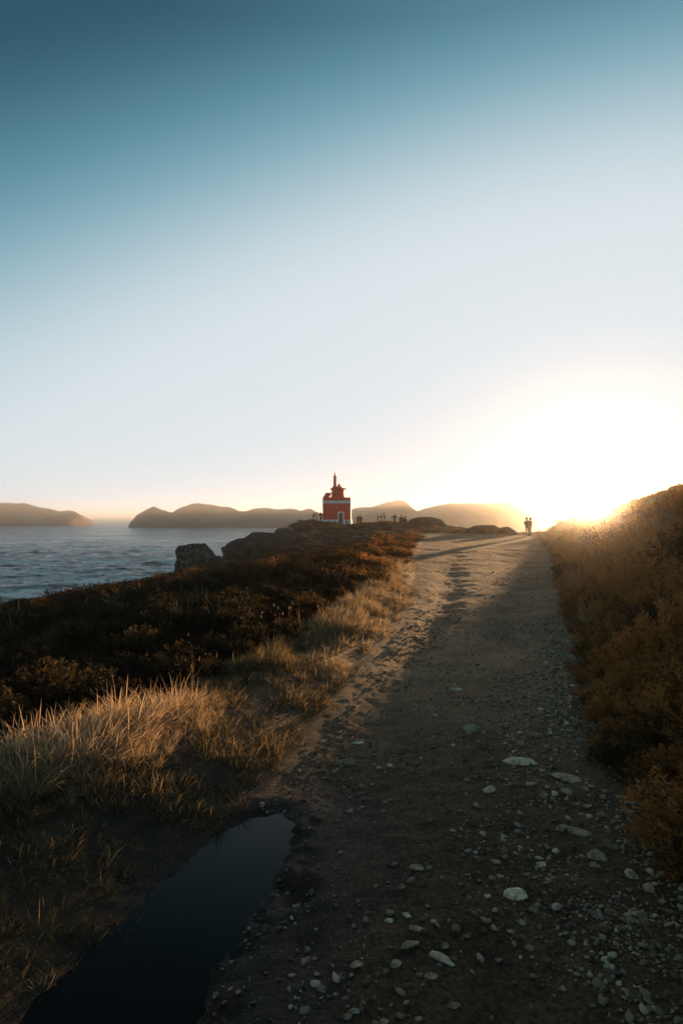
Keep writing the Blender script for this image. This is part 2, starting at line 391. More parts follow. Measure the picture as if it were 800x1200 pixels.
island([(470, 607), (486, 599), (500, 595), (514, 592), (530, 590), (548, 589), (566, 590), (584, 588.5), (606, 588), (630, 588), (655, 589), (672, 593), (690, 598), (720, 602), (760, 607)], 1650, 120, 84, 'long golden island under the sun')

# ---------------------------------------------------------------- puddle water
def build_puddle():
    m, N, L, b = new_mat('puddle_water')
    b.inputs['Base Color'].default_value = (.010, .008, .006, 1); b.inputs['Roughness'].default_value = .04; b.inputs['IOR'].default_value = 1.13
    _, f = noise_col(N, L, (0, 0, 0), (1, 1, 1), 5, 2); bump(N, L, b, [(f, .002, .15)])
    bm = bmesh.new(); pts = np.array(PUDDLE); c = pts.mean(0)
    vs_ = [bm.verts.new(((x - c[0]) * 1.22 + c[0], (y - c[1]) * 1.06 + c[1], WATER_Z)) for x, y in PUDDLE]
    bm.faces.new(vs_); bmesh.ops.recalc_face_normals(bm, faces=bm.faces)
    if bm.faces[:][0].normal.z < 0: bmesh.ops.reverse_faces(bm, faces=bm.faces[:])
    bm_obj('puddle', bm, m, kind='structure', label='dark still puddle in the left rut of the path')
build_puddle()

# ---------------------------------------------------------------- lighthouse
MAT_RED = simple_mat('red_paint', (.72, .024, .009), (.80, .034, .013), 1.2, .62, .01, 9)
MAT_WHITE = simple_mat('white_paint', (.78, .78, .77), (.88, .88, .87), 1.5, .6, .008, 9)
MAT_DOOR = simple_mat('dark_red_door', (.17, .016, .012), (.22, .022, .016), 3, .45, .004)
MAT_METAL = simple_mat('dark_metal', (.03, .028, .027), (.06, .055, .05), 12, .45, 0)
MAT_CONC = simple_mat('grey_concrete', (.26, .25, .23), (.36, .34, .31), 3, .9, .01)
def build_lighthouse():
    X0, Y0 = -.83, 120.0
    z0 = hz(X0, Y0 - .2) - .02
    r = link('lighthouse', None, loc=(X0, Y0, z0), rot=(0, 0, R(-1.5)))
    r['label'] = 'small red square lighthouse with white plinth and round turret on the headland'; r['category'] = 'lighthouse'
    W = 4.95; D = 4.95; cy = D / 2
    bm = bmesh.new(); add_box(bm, (0, cy, .12), (W + .24, D + .24, 1.46), .03); bm_obj('plinth', bm, MAT_WHITE, r)
    # walls with a real doorway
    dx, dw, dh = .72, .70, 2.06
    bm = bmesh.new(); z1 = 3.72
    def wall(x0, x1, za, zb): add_box(bm, ((x0 + x1) / 2, .15, (za + zb) / 2), (x1 - x0, .3, zb - za))
    wall(-W / 2, W / 2, .852, z1); 
    add_box(bm, (-W / 2 + .15, cy + .151, (z1 + .85) / 2), (.3, D - .302, z1 - .856)); add_box(bm, (W / 2 - .15, cy + .151, (z1 + .85) / 2), (.3, D - .302, z1 - .856))
    add_box(bm, (0, D - .15, (z1 + .85) / 2), (W - .604, .3, z1 - .856)); bm_obj('wall', bm, MAT_RED, r)
    # arched surround standing proud of wall and plinth
    def arch(w, h, rise, n=10):
        return [(-w / 2, 0.02), (w / 2, 0.02)] + [(w / 2 * math.cos(a), h - rise + rise * math.sin(a)) for a in np.linspace(0, math.pi, n)]
    bm = bmesh.new(); o_ = arch(1.16, 2.28, .26, 12); i_ = arch(.74, 2.06, .20, 12)
    A = [[bm.verts.new((dx + x, y, z)) for x, z in pl] for pl in (o_, i_) for y in (-.22, .02)]
    of, ob, inf, inb = A
    n = len(of)
    for k in range(1, n):
        j = (k + 1) % n
        bm.faces.new((of[k], of[j], inf[j], inf[k])); bm.faces.new((of[j], of[k], ob[k], ob[j])); bm.faces.new((inf[k], inf[j], inb[j], inb[k]))
    bmesh.ops.recalc_face_normals(bm, faces=bm.faces); bm_obj('door_surround', bm, MAT_WHITE, r)
    bm = bmesh.new(); add_prism(bm, [(dx + x, z) for x, z in i_], -.135, .01); door = bm_obj('door', bm, MAT_DOOR, r)
    for k in range(5):
        bm = bmesh.new(); add_box(bm, (dx - .27 + k * .135, -.143, .98), (.125, .02, 1.78), .004); bm_obj('plank', bm, MAT_DOOR, door)
    bm = bmesh.new(); add_box(bm, (dx + .25, -.175, 1.02), (.03, .05, .14), .008); bm_obj('handle', bm, MAT_METAL, door)
    bm = bmesh.new(); add_box(bm, (dx, -.42, -.12), (1.3, .5, .36), .02); bm_obj('step', bm, MAT_CONC, r)
    bm = bmesh.new(); add_box(bm, (0, cy, 3.95), (W + .05, D + .05, .44)); bm_obj('white_band', bm, MAT_WHITE, r)
    bm = bmesh.new(); add_box(bm, (0, cy, 4.19), (W + .46, D + .46, .05), .01); bm_obj('cornice', bm, MAT_WHITE, r)
    bm = bmesh.new()
    for (cx, cyy, sx, sy) in ((0, .12, W - .02, .24), (0, D - .12, W - .02, .24), (-W / 2 + .13, cy, .24, D - .49), (W / 2 - .13, cy, .24, D - .49)):
        add_box(bm, (cx, cyy, 4.47), (sx, sy, .5))
    add_box(bm, (0, cy, 4.24), (W - .6, D - .6, .04)); bm_obj('parapet', bm, MAT_RED, r)
    bm = bmesh.new(); add_box(bm, (0, .12, 4.745), (W + .06, .32, .05), .01); add_box(bm, (W / 2 - .13, cy + .17, 4.742), (.32, D - .35, .045), .01); bm_obj('parapet_coping', bm, MAT_RED, r)
    # sloping stair housing behind the left of the parapet
    bm = bmesh.new(); add_prism(bm, [(-2.36, 4.26), (-2.36, 4.68), (-1.90, 5.52), (-1.10, 5.52), (-1.52, 4.72), (-1.52, 4.26)], .5, 2.6)
    sh = bm_obj('stair_housing', bm, MAT_RED, r)
    bm = bmesh.new(); add_prism(bm, [(-2.48, 4.66), (-1.96, 5.60), (-1.04, 5.60), (-1.09, 5.53), (-1.92, 5.53), (-2.40, 4.66)], .42, 2.7); bm_obj('housing_roof', bm, MAT_RED, sh)
    bm = bmesh.new(); add_prism(bm, [(-1.42, 4.72), (-1.26, 4.72), (-.86, 5.66), (-.98, 5.66)], .38, .47); bm_obj('stair_rail', bm, MAT_WHITE, r)
    # turret
    bm = bmesh.new(); tx, ty = .14, 2.0
    add_lathe(bm, [(1.30, 4.26), (1.28, 4.74), (1.20, 4.98), (1.14, 5.3), (1.12, 5.7), (1.12, 6.05), (1.20, 6.12), (1.22, 6.20)], 40, tx, ty); bm_obj('turret', bm, MAT_RED, r, smooth=False)
    bm = bmesh.new(); add_lathe(bm, [(1.26, 6.202), (1.36, 6.24), (1.38, 6.42), (1.33, 6.46), (.2, 6.48)], 40, tx, ty); bm_obj('turret_gallery', bm, MAT_RED, r)
    bm = bmesh.new(); add_box(bm, (tx + 1.46, ty, 6.34), (.42, .4, .10), .01); bm_obj('bracket', bm, MAT_METAL, r)
    bm = bmesh.new(); add_lathe(bm, [(.92, 6.47), (.90, 6.70), (.80, 6.78)], 32, tx - .1, ty); bm_obj('lantern_base', bm, MAT_RED, r)
    cx = -.38
    bm = bmesh.new(); add_lathe(bm, [(.32, 6.5), (.28, 6.9), (.27, 8.45), (.32, 8.5), (.32, 8.60), (.2, 8.66)], 24, cx, ty); col = bm_obj('light_column', bm, MAT_RED, r)
    bm = bmesh.new(); add_lathe(bm, [(.17, 8.662), (.17, 8.80), (.09, 8.90), (.06, 9.2), (.022, 9.3), (.018, 9.66)], 16, cx, ty); bm_obj('beacon_lamp', bm, MAT_METAL, col)
    bm = bmesh.new(); add_lathe(bm, [(.24, 6.70), (.24, 6.88), (.30, 6.94), (.29, 7.06), (.16, 7.16), (.04, 7.2)], 20, .33, ty); vent = bm_obj('vent_cowl', bm, MAT_RED, r)
    bm = bmesh.new(); add_lathe(bm, [(.022, 7.18), (.022, 7.55), (.045, 7.6), (.045, 8.2), (.015, 8.26)], 10, .22, ty + .1); bm_obj('antenna', bm, MAT_WHITE, vent)
build_lighthouse()

# ---------------------------------------------------------------- boulders and stones
def rock_mesh(name, seed, sub=4, cuts=10, dims=(1, 1, 1), rough=.12, mats=(), boxy=0):
    r = np.random.default_rng(seed)
    bm = bmesh.new(); bmesh.ops.create_icosphere(bm, subdivisions=sub, radius=1)
    v = np.array([x.co[:] for x in bm.verts]); f = np.array([[q.index for q in p.verts] for p in bm.faces]); bm.free()
    if boxy: v = v / (np.abs(v) ** boxy).sum(1)[:, None] ** (1 / boxy)
    for _ in range(cuts):
        n = r.normal(size=3); n /= np.linalg.norm(n); h = r.uniform(.36, .8) if not boxy else r.uniform(.72, 1.2)
        d = v @ n - h; v = v - np.outer(np.maximum(d, 0), n) * .92
    for fr, am in ((1.6, rough), (4, rough * .45), (9, rough * .2)):
        s = vnoise(v[:, 0] * fr + v[:, 2] * fr * .7, v[:, 1] * fr - v[:, 2] * fr * .6, seed) + vnoise(v[:, 2] * fr + 5, v[:, 0] * fr * .8 + v[:, 1] * fr * .5, seed + 1)
        v = v * (1 + am * s[:, None] * .5)
    v = v / np.abs(v).max(0) * np.array(dims) * .5
    return mesh_np(name, v, f, mats, sub > 3)
def make_boulder_mat():
    m, N, L, b = new_mat('lichen_granite')
    c, f = noise_col(N, L, (.030, .025, .021), (.11, .095, .08), 1.3, 9)
    c2, f2 = noise_col(N, L, (.02, .018, .016), (1.2, 1.15, 1.1), 3.5, 8, .30, .62)
    c = mix_rgb(N, L, .75, c, c2, 'MULTIPLY')
    c3, f3 = noise_col(N, L, (0, 0, 0), (1, 1, 1), 4.5, 8, .53, .62)
    c = mix_rgb(N, L, c3, c, (.23, .215, .185))
    L.new(c, b.inputs['Base Color']); b.inputs['Roughness'].default_value = .95
    bump(N, L, b, [(f, .5, .8), (f2, .2, .8)])
    return m
MAT_BOULDER = make_boulder_mat(); MAT_DARKROCK = simple_mat('dark_rock', (.016, .012, .009), (.075, .056, .040), 1.1, .95, .25, 2.5)
def make_stone_mat(name, c0, c1):
    m, N, L, b = new_mat(name)
    oi = N.new('ShaderNodeObjectInfo')
    c, f = noise_col(N, L, c0, c1, 26, 8)
    c2, f2 = noise_col(N, L, (.35, .33, .3), (1.15, 1.15, 1.15), 60, 8, .3, .6)
    c = mix_rgb(N, L, .8, c, c2, 'MULTIPLY')
    mr = N.new('ShaderNodeMapRange'); mr.inputs[3].default_value = .55; mr.inputs[4].default_value = 1.35; L.new(oi.outputs['Random'], mr.inputs[0])
    hs = N.new('ShaderNodeHueSaturation'); L.new(mr.outputs[0], hs.inputs['Value']); L.new(c, hs.inputs['Color'])
    L.new(hs.outputs[0], b.inputs['Base Color']); b.inputs['Roughness'].default_value = .85; b.inputs['Specular IOR Level'].default_value = .15
    bump(N, L, b, [(f, .01, .5), (f2, .004, .7)])
    return m
STONE = {'pale': make_stone_mat('pale_stone', (.50, .385, .26), (.78, .63, .45)), 'grey': make_stone_mat('grey_stone', (.235, .17, .112), (.46, .35, .24)),
         'tan': make_stone_mat('tan_stone', (.30, .20, .125), (.54, .40, .28)), 'rust': make_stone_mat('rust_stone', (.26, .13, .07), (.40, .22, .13))}

def ground_at(px, py):
    """where the view ray through a photo pixel meets the land"""
    dx, dz = (px - 400) / 800, -(py - 606) / 800
    ts = np.concatenate([np.arange(1.6, 12, .01), np.arange(12, 140, .05)])
    h = height(dx * ts, ts); hit = np.nonzero(EYE + dz * ts <= h)[0]
    t = ts[hit[0]] if len(hit) else 120.
    return dx * t, t, float(h[hit[0]] if len(hit) else 0)

def boulder(x, y, dims, seed, label, sink=.25, rz=0, cuts=9, rough=.14, group=None, name='boulder', boxy=0):
    me = rock_mesh(name, seed, 5, cuts, dims, rough, [MAT_BOULDER if seed == 301 else MAT_DARKROCK], boxy)
    o = link(name, me, loc=(x, y, hz(x, y) + dims[2] * (.5 - sink)), rot=(0, 0, rz), label=label, category='boulder')
    if group: o['group'] = group
boulder(-12.7, 60, (4.0, 3.0, 2.75), 301, 'big square grey boulder standing against the sea on the left', .12, .1, 7, .13, boxy=5)
boulder(-9.2, 77, (8.6, 5.0, 3.9), 322, 'broad dark boulder with a rounded top sloping up behind the big square boulder', .32, .35, 6, .2, boxy=2.3)
boulder(-7.4, 88, (5.0, 4.0, 3.4), 313, 'dark boulder half sunk in the slope below the lighthouse', .42, .0, 7, .12)
boulder(13.0, 105, (6.6, 4.5, 2.5), 314, 'rounded boulder right of the pair of walkers on the mound', .42, .2, 6, .10)
boulder(17.0, 78.0, (6.4, 3.0, 2.1), 305, 'low dark rock at the land edge in the middle of the sea gap', .33, .1, 6, .10)
boulder(17.7, 72.0, (3.6, 2.4, 1.3), 306, 'low rock just left of the embracing couple', .36, .4, 6, .10)
boulder(-14.9, 32.5, (1.9, 1.5, 1.1), 307, 'small dark rock on the slope edge at far left', .45, .4, 7, .12)
boulder(-10.6, 58, (1.6, 1.4, 1.5), 308, 'small brown rock touching the right side of the big square boulder', .3, .2, 8, .12)
boulder(-5.6, 96, (3.0, 2.4, 2.0), 309, 'dark rock outcrop nearest below the lighthouse slope', .45, .2, 8, .12)

def stone(px, py, w, h, tone, label, seed, rz=0, flat=None, group='stones lying on the path', cuts=7):
    x, y, z = ground_at(px, py + h * .35)
    k = math.hypot(1, (py - 606) / 800) * y / 800
    W = w * k; T = max(h * k * .75, W * .28) if flat is None else W * flat
    dep = W * random.uniform(.55, .8)
    me = rock_mesh('stone', seed, 3, cuts, (W, dep, T), .16, [STONE[tone]])
    o = link('stone', me, loc=(x, y, hz(x, y) + T * .06), rot=(random.uniform(-.12, .12), random.uniform(-.12, .12), rz), label=label, category='stone', group=group)
ST = [(550, 851, 27, 18, 'pale', 'chunky lumpy grey and white stone in the middle of the path', .3, None),
 (610, 889, 42, 15, 'pale', 'long pale flat stone with a cracked face right of the path middle', -.35, .26),
 (573, 923, 19, 12, 'pale', 'pale wedge stone below and left of the long flat stone', .5, None),
 (636, 928, 13, 13, 'grey', 'grey upright stone below the long flat stone', .2, None),
 (646, 934, 9, 9, 'tan', 'little pinkish stone touching the upright grey stone', .2, None),
 (666, 910, 40, 7, 'grey', 'half buried grey slab right below the long flat stone', -.2, .12),
 (686, 942, 13, 7, 'pale', 'flat pale stone in the gravel left of the tan block', .2, None),
 (700, 954, 10, 10, 'tan', 'tan blocky stone in the right gravel strip', .6, None),
 (732, 949, 20, 6, 'grey', 'flat oval grey stone at the edge of the right bank', -.1, .2),
 (737, 939, 12, 5, 'grey', 'thin grey stone just above the flat oval stone', .0, .2),
 (697, 998, 21, 15, 'grey', 'rounded streaked grey stone low in the right gravel', .5, None),
 (658, 966, 15, 12, 'tan', 'rough tan stone above the rounded streaked stone', .3, None),
 (672, 972, 36, 9, 'grey', 'dark slab half sunk beside the rough tan stone', -.3, .14),
 (607, 1046, 33, 11, 'pale', 'jagged pale grey stone alone in the lower right of the path', -.35, .28),
 (634, 1012, 12, 6, 'pale', 'small oval pale stone above the jagged stone', .1, None),
 (579, 1008, 13, 7, 'grey', 'small grey brown stone left of the small oval stone', .1, None),
 (571, 1048, 9, 5, 'pale', 'small pale chip left of the jagged stone', .1, None),
 (765, 1014, 12, 9, 'tan', 'tan stone by the right edge of the picture', .1, None),
 (418, 869, 15, 7, 'pale', 'cream stone at the left edge of the dry path', .1, None),
 (406, 891, 28, 9, 'tan', 'tan ridge shaped stone below the cream stone', .25, .24),
 (457, 896, 10, 5, 'pale', 'oval pale stone right of the tan ridge stone', .0, None),
 (439, 908, 10, 6, 'grey', 'small grey stone below the tan ridge stone', .4, None),
 (510, 837, 10, 5, 'pale', 'pale stone left above the chunky lumpy stone', .0, None),
 (484, 831, 9, 4, 'tan', 'thin tan stone furthest left above the chunky stone', .0, None),
 (533, 806, 16, 5, 'pale', 'flat pale stone far up in the middle of the path', .0, .25),
 (487, 1015, 17, 6, 'tan', 'orange tan stone at the top of the lower stone trail', -.1, .3),
 (482, 1028, 13, 9, 'grey', 'slanted dark grey stone under the orange tan stone', .9, None),
 (470, 1036, 9, 9, 'rust', 'rust brown stone at the lower left of the slanted grey stone', .2, None),
 (459, 1011, 14, 8, 'grey', 'grey broken stone left of the orange tan stone', .2, None),
 (457, 1066, 10, 12, 'tan', 'upright tan block stone in the lower stone trail', .1, None),
 (456, 1077, 10, 7, 'pale', 'pale stone tucked under the upright tan block', .1, None),
 (477, 1070, 11, 6, 'pale', 'cream pointed stone right of the upright tan block', -.2, None),
 (488, 1084, 16, 12, 'pale', 'round domed pale stone in the lower stone trail', .1, None),
 (480, 1104, 21, 10, 'grey', 'broad dull grey stone under the round domed stone', .2, None),
 (517, 1119, 30, 14, 'pale', 'long slanted pale slab at the lower middle of the path', -.75, .3),
 (521, 1107, 10, 8, 'tan', 'small tan stone above the long slanted slab', .2, None),
 (531, 1121, 7, 7, 'grey', 'small grey stone right of the long slanted slab', .2, None),
 (463, 1126, 13, 13, 'tan', 'lumpy tan grey stone left of the long slanted slab', .5, None),
 (452, 1136, 8, 8, 'tan', 'small tan stone below the lumpy tan grey stone', .5, None),
 (491, 1139, 8, 7, 'rust', 'small rust stone below the long slanted slab', .5, None),
 (505, 1140, 14, 7, 'grey', 'dark grey stone right of the small rust stone', .1, None),
 (417, 1128, 15, 6, 'grey', 'dark flat stone left of the lower stone trail', .3, None),
 (415, 1181, 13, 10, 'pale', 'pale grey stone of the pair at the bottom left of the path', .3, None),
 (406, 1187, 11, 9, 'grey', 'darker stone of the pair at the bottom left of the path', .3, None),
 (449, 1194, 11, 9, 'tan', 'tan stone at the very bottom edge of the picture', .3, None),
 (491, 1191, 10, 7, 'pale', 'pale stone near the bottom edge right of the tan stone', -.4, None),
 (531, 1176, 15, 10, 'tan', 'tan grey stone near the bottom edge furthest right', .3, None),
 (546, 1096, 9, 6, 'grey', 'small grey stone right above the long slanted slab', .3, None),
 (507, 1078, 7, 4, 'pale', 'small white chip right of the round domed stone', .0, None)]
for i, (px, py, w, h, tone, lab, rz, flat) in enumerate(ST): stone(px, py, w, h, tone, lab, 400 + i, rz, flat)
# unnamed stones of the gravel strip along the right bank
r_ = np.random.default_rng(99); n_ = 0
while n_ < 110:
    y = 2.6 + 7.5 * r_.random() ** 1.2; xr = float(edge_r(np.array([y]))[0]); x = xr - abs(r_.normal(0, .36)) - .01
    W = r_.uniform(.035, .085); T = W * r_.uniform(.35, .6)
    tone = r_.choice(['pale', 'grey', 'grey', 'tan'])
    if n_ < 14: me = rock_mesh('stone', 600 + n_, 2, 8, (1, .75, .5), .16, [STONE[['pale', 'grey', 'grey', 'tan'][n_ % 4]]]); pool = (pool if n_ else []) + [me]
    me = pool[n_] if n_ < 14 else pool[int(r_.integers(14))]
    o = link('stone', me, loc=(x, y, hz(x, y) + W * .05), rot=(r_.uniform(-.3, .3), r_.uniform(-.3, .3), r_.uniform(0, 6.28)),
             label='small angular stone lying in the gravel strip along the right bank', category='stone', group='stones of the gravel strip')
    o.scale = (W, W, W); n_ += 1

# ---------------------------------------------------------------- people
PM = {}
def cloth(name, c):
    if name not in PM: PM[name] = simple_mat('cloth_' + name, tuple(v * .8 for v in c), c, 14, .9, .004)
    return PM[name]
CL = dict(black=(.016, .016, .018), navy=(.02, .025, .04), brown=(.06, .038, .025), white=(.62, .60, .57), grey=(.30, .31, .31), darkgrey=(.05, .05, .05), jeans=(.05, .065, .10), tan=(.28, .2, .13), pink=(.5, .33, .31))
MAT_SKIN = simple_mat('skin', (.42, .26, .18), (.50, .32, .23), 20, .6, 0)
MAT_HAIR = simple_mat('dark_hair', (.018, .012, .009), (.035, .022, .015), 40, .6, 0)
MAT_SHOE = simple_mat('shoe', (.02, .02, .02), (.04, .035, .03), 20, .7, 0)
def person(x, y, face, label, top='black', legs='darkgrey', H=1.72, arm_l=(.10, .04, -.30, .02, -.08, -.25), arm_r=None, stride=0., lean=0., head=0., sit=False, hood=False, coat=False, bulk=1.0, group=None, z=None):
    """arm = elbow offset from shoulder (out, fwd, up) then wrist offset from elbow; face = heading in degrees, 0 looks at the camera"""
    arm_r = arm_r or arm_l
    J, Rr, E, T = [], [], [], []
    def j(p, r, parent=None, tag='top'):
        J.append(Vector(p)); Rr.append(r if isinstance(r, tuple) else (r, r)); T.append(tag)
        if parent is not None: E.append((parent, len(J) - 1))
        return len(J) - 1
    hp = .92 if not sit else .20
    fy = lambda z_: -lean * max(z_ - hp, 0)
    B = (1.34 if coat else 1.06) * bulk
    pel = j((0, 0, hp), (.150 * B, .115 * B), None, 'legs')
    wa = j((0, fy(hp + .16), hp + .16), (.145 * B, .105 * B), pel)
    ch = j((0, fy(hp + .36), hp + .36 - lean * .05), (.175 * B, .120 * B), wa)
    up = j((0, fy(hp + .51), hp + .50 - lean * .10), (.120 * B, .09 * B), ch)
    nk = j((0, fy(hp + .58), hp + .565 - lean * .14), .058, up, 'skin')
    h1 = j((head * .02, fy(hp + .64) - .015, hp + .64 - lean * .17), (.070, .082), nk, 'skin')
    h2 = j((head * .04, fy(hp + .72) - .015, hp + .725 - lean * .2), (.080, .096), h1, 'skin')
    h3 = j((head * .04, fy(hp + .79) - .005, hp + .80 - lean * .22), (.050, .060), h2, 'skin')
    j((head * .04, fy(hp + .69) - .125, hp + .69 - lean * .19), .012, h1, 'skin')
    for s, arm in ((-1, arm_l), (1, arm_r)):
        sh = j((s * .175, fy(hp + .48), hp + .475 - lean * .09), .075, up)
        p = J[sh]; el = j((p.x + s * arm[0], p.y - arm[1], p.z + arm[2]), .060 * B, sh)
        p = J[el]; wr = j((p.x + s * arm[3], p.y - arm[4], p.z + arm[5]), .040, el)
        d = (J[wr] - J[el]).normalized(); side = Vector((0, -1, 0)) if abs(d.y) < .8 else Vector((s, 0, 0)); side = (side - d * side.dot(d)).normalized()
        pm = j(J[wr] + d * .06, (.034, .022), wr, 'skin')
        for k, (off, ln) in enumerate(((.028, .07), (.010, .085), (-.010, .08), (-.027, .062))):
            a = j(J[pm] + side * off + d * .045, .010, pm, 'skin'); j(J[a] + d * ln * .6 + Vector((-s, 0, 0)) * .012, .008, a, 'skin')
        a = j(J[wr] + side * .035 + d * .03, .011, wr, 'skin'); j(J[a] + side * .02 + d * .035, .009, a, 'skin')
        st = stride * s
        hip = j((s * .085, 0, hp - .06), .108, pel, 'legs')
        if sit:
            kn = j((s * .13, -.38, .36), .068, hip, 'legs'); an = j((s * .12, -.62, .08), .048, kn, 'legs')
        else:
            kn = j((s * .095, -.03 - st * .5, .50), .078, hip, 'legs'); an = j((s * .10, .03 - st, .10 + max(-st, 0) * .12), .048, kn, 'legs')
        p = J[an]; hl = j((p.x, p.y + .02, p.z - .05), .042, an, 'shoe'); j((p.x + s * .02, p.y - .16, p.z - .062), (.036, .03), hl, 'shoe')
    me = bpy.data.meshes.new('skeleton'); me.from_pydata([v[:] for v in J], E, [])
    ob = bpy.data.objects.new('skeleton', me); COL.objects.link(ob)
    md = ob.modifiers.new('skin', 'SKIN'); md.use_smooth_shade = True
    lay = me.skin_vertices[0] if me.skin_vertices else None
    if lay is None:
        bmx = bmesh.new(); bmx.from_mesh(me); bmx.verts.layers.skin.verify(); bmx.to_mesh(me); bmx.free(); lay = me.skin_vertices[0]
    for i, r in enumerate(Rr): lay.data[i].radius = r; lay.data[i].use_root = (i == 0)
    if coat: lay.data[0].radius = (.19, .15)
    ob.modifiers.new('sub', 'SUBSURF').levels = 1
    ev = ob.evaluated_get(bpy.context.evaluated_depsgraph_get()); src = ev.to_mesh()
    v = np.array([q.co[:] for q in src.vertices]); polys = [list(p.vertices) for p in src.polygons]
    ev.to_mesh_clear(); bpy.data.objects.remove(ob)
    bme = bpy.data.meshes.new('person'); bme.from_pydata([tuple(q) for q in v], [], polys)
    kinds = ['top', 'legs', 'skin', 'shoe']
    for mt in (cloth(top, CL[top]), cloth(legs, CL[legs]), MAT_SKIN, MAT_SHOE): bme.materials.append(mt)
    segs = [(np.array(J[a]), np.array(J[b]), T[b]) for a, b in E]
    for p, ids in zip(bme.polygons, polys):
        c = v[ids].mean(0); best, bt = 1e9, 'top'
        for a, b, t in segs:
            ab = b - a; u = min(1, max(0, (c - a) @ ab / (ab @ ab + 1e-9))); dd = np.linalg.norm(c - a - u * ab)
            if dd < best: best, bt = dd, t
        if coat and bt == 'legs' and c[2] > .62: bt = 'top'
        p.material_index = kinds.index(bt); p.use_smooth = True
    zmin = v[:, 2].min(); zz = hz(x, y) if z is None else z
    k = H / 1.74
    o = link('person', bme, loc=(x, y, zz - zmin * k - .015), rot=(0, 0, R(face)), label=label, category='person')
    o.scale = (k, k, k)
    if group: o['group'] = group
    # hair
    bm = bmesh.new(); bmesh.ops.create_icosphere(bm, subdivisions=3, radius=1)
    hc = (J[h2] + J[h3]) / 2; HW = .125 if hood else .09
    for q in bm.verts:
        c = q.co.copy(); low = max(0, -c.z) * (1.0 if c.y > -.1 else 0)
        q.co = Vector((hc.x + c.x * HW, hc.y + .012 + c.y * HW * 1.1, hc.z - .005 + (c.z * HW if c.z > -.2 or c.y > .15 else -.2 * .088 + c.z * .01) - (low * .06 if hood else 0)))
    bm_obj('hair', bm, MAT_HAIR, o, smooth=True)
    return o
REST = (.07, .02, -.29, .02, .07, -.24); OUT = (.19, .0, -.22, .17, .0, -.18); HOLD = (.08, .04, -.27, -.04, .20, .06); HIP = (.17, -.06, -.22, -.14, .12, -.12); POCK = (.11, -.03, -.27, -.06, .10, -.18)
def pp(px, y): return (px - 400) / 800 * y
G1 = 'people around the lighthouse'
person(pp(367, 119), 119, 120, 'person in dark clothes leaning forward at the far left of the lighthouse', 'black', 'black', 1.62, HOLD, lean=.35, stride=.12, group=G1)
person(pp(371.3, 118), 118, 40, 'person in pale clothes among those left of the lighthouse', 'white', 'tan', 1.66, HOLD, coat=True, group=G1)
person(pp(375.7, 118.5), 118.5, 0, 'slim person in black standing by the left corner of the lighthouse', 'black', 'black', 1.78, POCK, group=G1)
person(pp(406.2, 118.2), 118.2, 20, 'person in pale grey sitting at the foot of the lighthouse right of the door', 'grey', 'grey', 1.72, HOLD, sit=True, group=G1)
person(pp(419.3, 107), 107, 200, 'left one of the pair in black standing right of the lighthouse', 'black', 'black', 1.74, POCK, stride=.08, group=G1)
person(pp(422.4, 106.6), 106.6, 170, 'right one of the pair in black standing right of the lighthouse', 'black', 'darkgrey', 1.72, POCK, stride=.14, group=G1)
person(pp(443.0, 112), 112, 90, 'slim person in black at the left of the group of three', 'black', 'black', 1.68, POCK, group=G1)
person(pp(446.6, 108), 108, 60, 'person in dark clothes in the middle of the group of three', 'black', 'brown', 1.70, HIP, group=G1)
person(pp(449.8, 101), 101, 20, 'person in a pale coat at the right of the group of three', 'white', 'brown', 1.78, HIP, coat=True, hood=True, group=G1)
person(pp(462.3, 98), 98, 180, 'person in black with both arms held out wide', 'black', 'black', 1.66, OUT, coat=True, group=G1)
person(pp(469.9, 90), 90, 150, 'taller person of the dark pair beside the rounded boulder', 'brown', 'darkgrey', 1.84, REST, stride=.1, group=G1)
person(pp(474.3, 89.4), 89.4, 190, 'broader person of the dark pair beside the rounded boulder', 'brown', 'black', 1.66, POCK, coat=True, hood=True, group=G1)
person(pp(617.2, 67), 67, 150, 'left one of the couple embracing at the top of the path', 'darkgrey', 'black', 1.84, HIP, (.10, .12, -.26, .04, .18, .05), head=1, coat=True, hood=True, bulk=1.25, group='couple at the top of the path')
person(pp(620.5, 67.1), 67.1, 215, 'right one of the couple embracing at the top of the path', 'brown', 'black', 1.80, (.10, .12, -.26, .04, .18, .05), HIP, head=-1, coat=True, hood=True, bulk=1.25, group='couple at the top of the path')

def backpack(x, y):
    o = link('backpack', None, loc=(x, y, hz(x, y)), rot=(0, 0, .4), label='black backpack lying on the ground left of the group of three', category='backpack')
    m = cloth('black', CL['black'])
    bm = bmesh.new(); add_box(bm, (0, 0, .17), (.62, .40, .36), .10); bm_obj('body', bm, m, o, smooth=True)
    bm = bmesh.new(); add_box(bm, (0, -.22, .13), (.40, .12, .22), .05); bm_obj('front_pocket', bm, m, o, smooth=True)
    bm = bmesh.new(); add_box(bm, (.0, .0, .37), (.5, .34, .06), .025); bm_obj('top_flap', bm, m, o, smooth=True)
    for s in (-1, 1):
        bm = bmesh.new(); add_box(bm, (s * .14, .22, .2), (.06, .06, .34), .02); bm_obj('strap', bm, m, o)
backpack(pp(441, 110), 110)

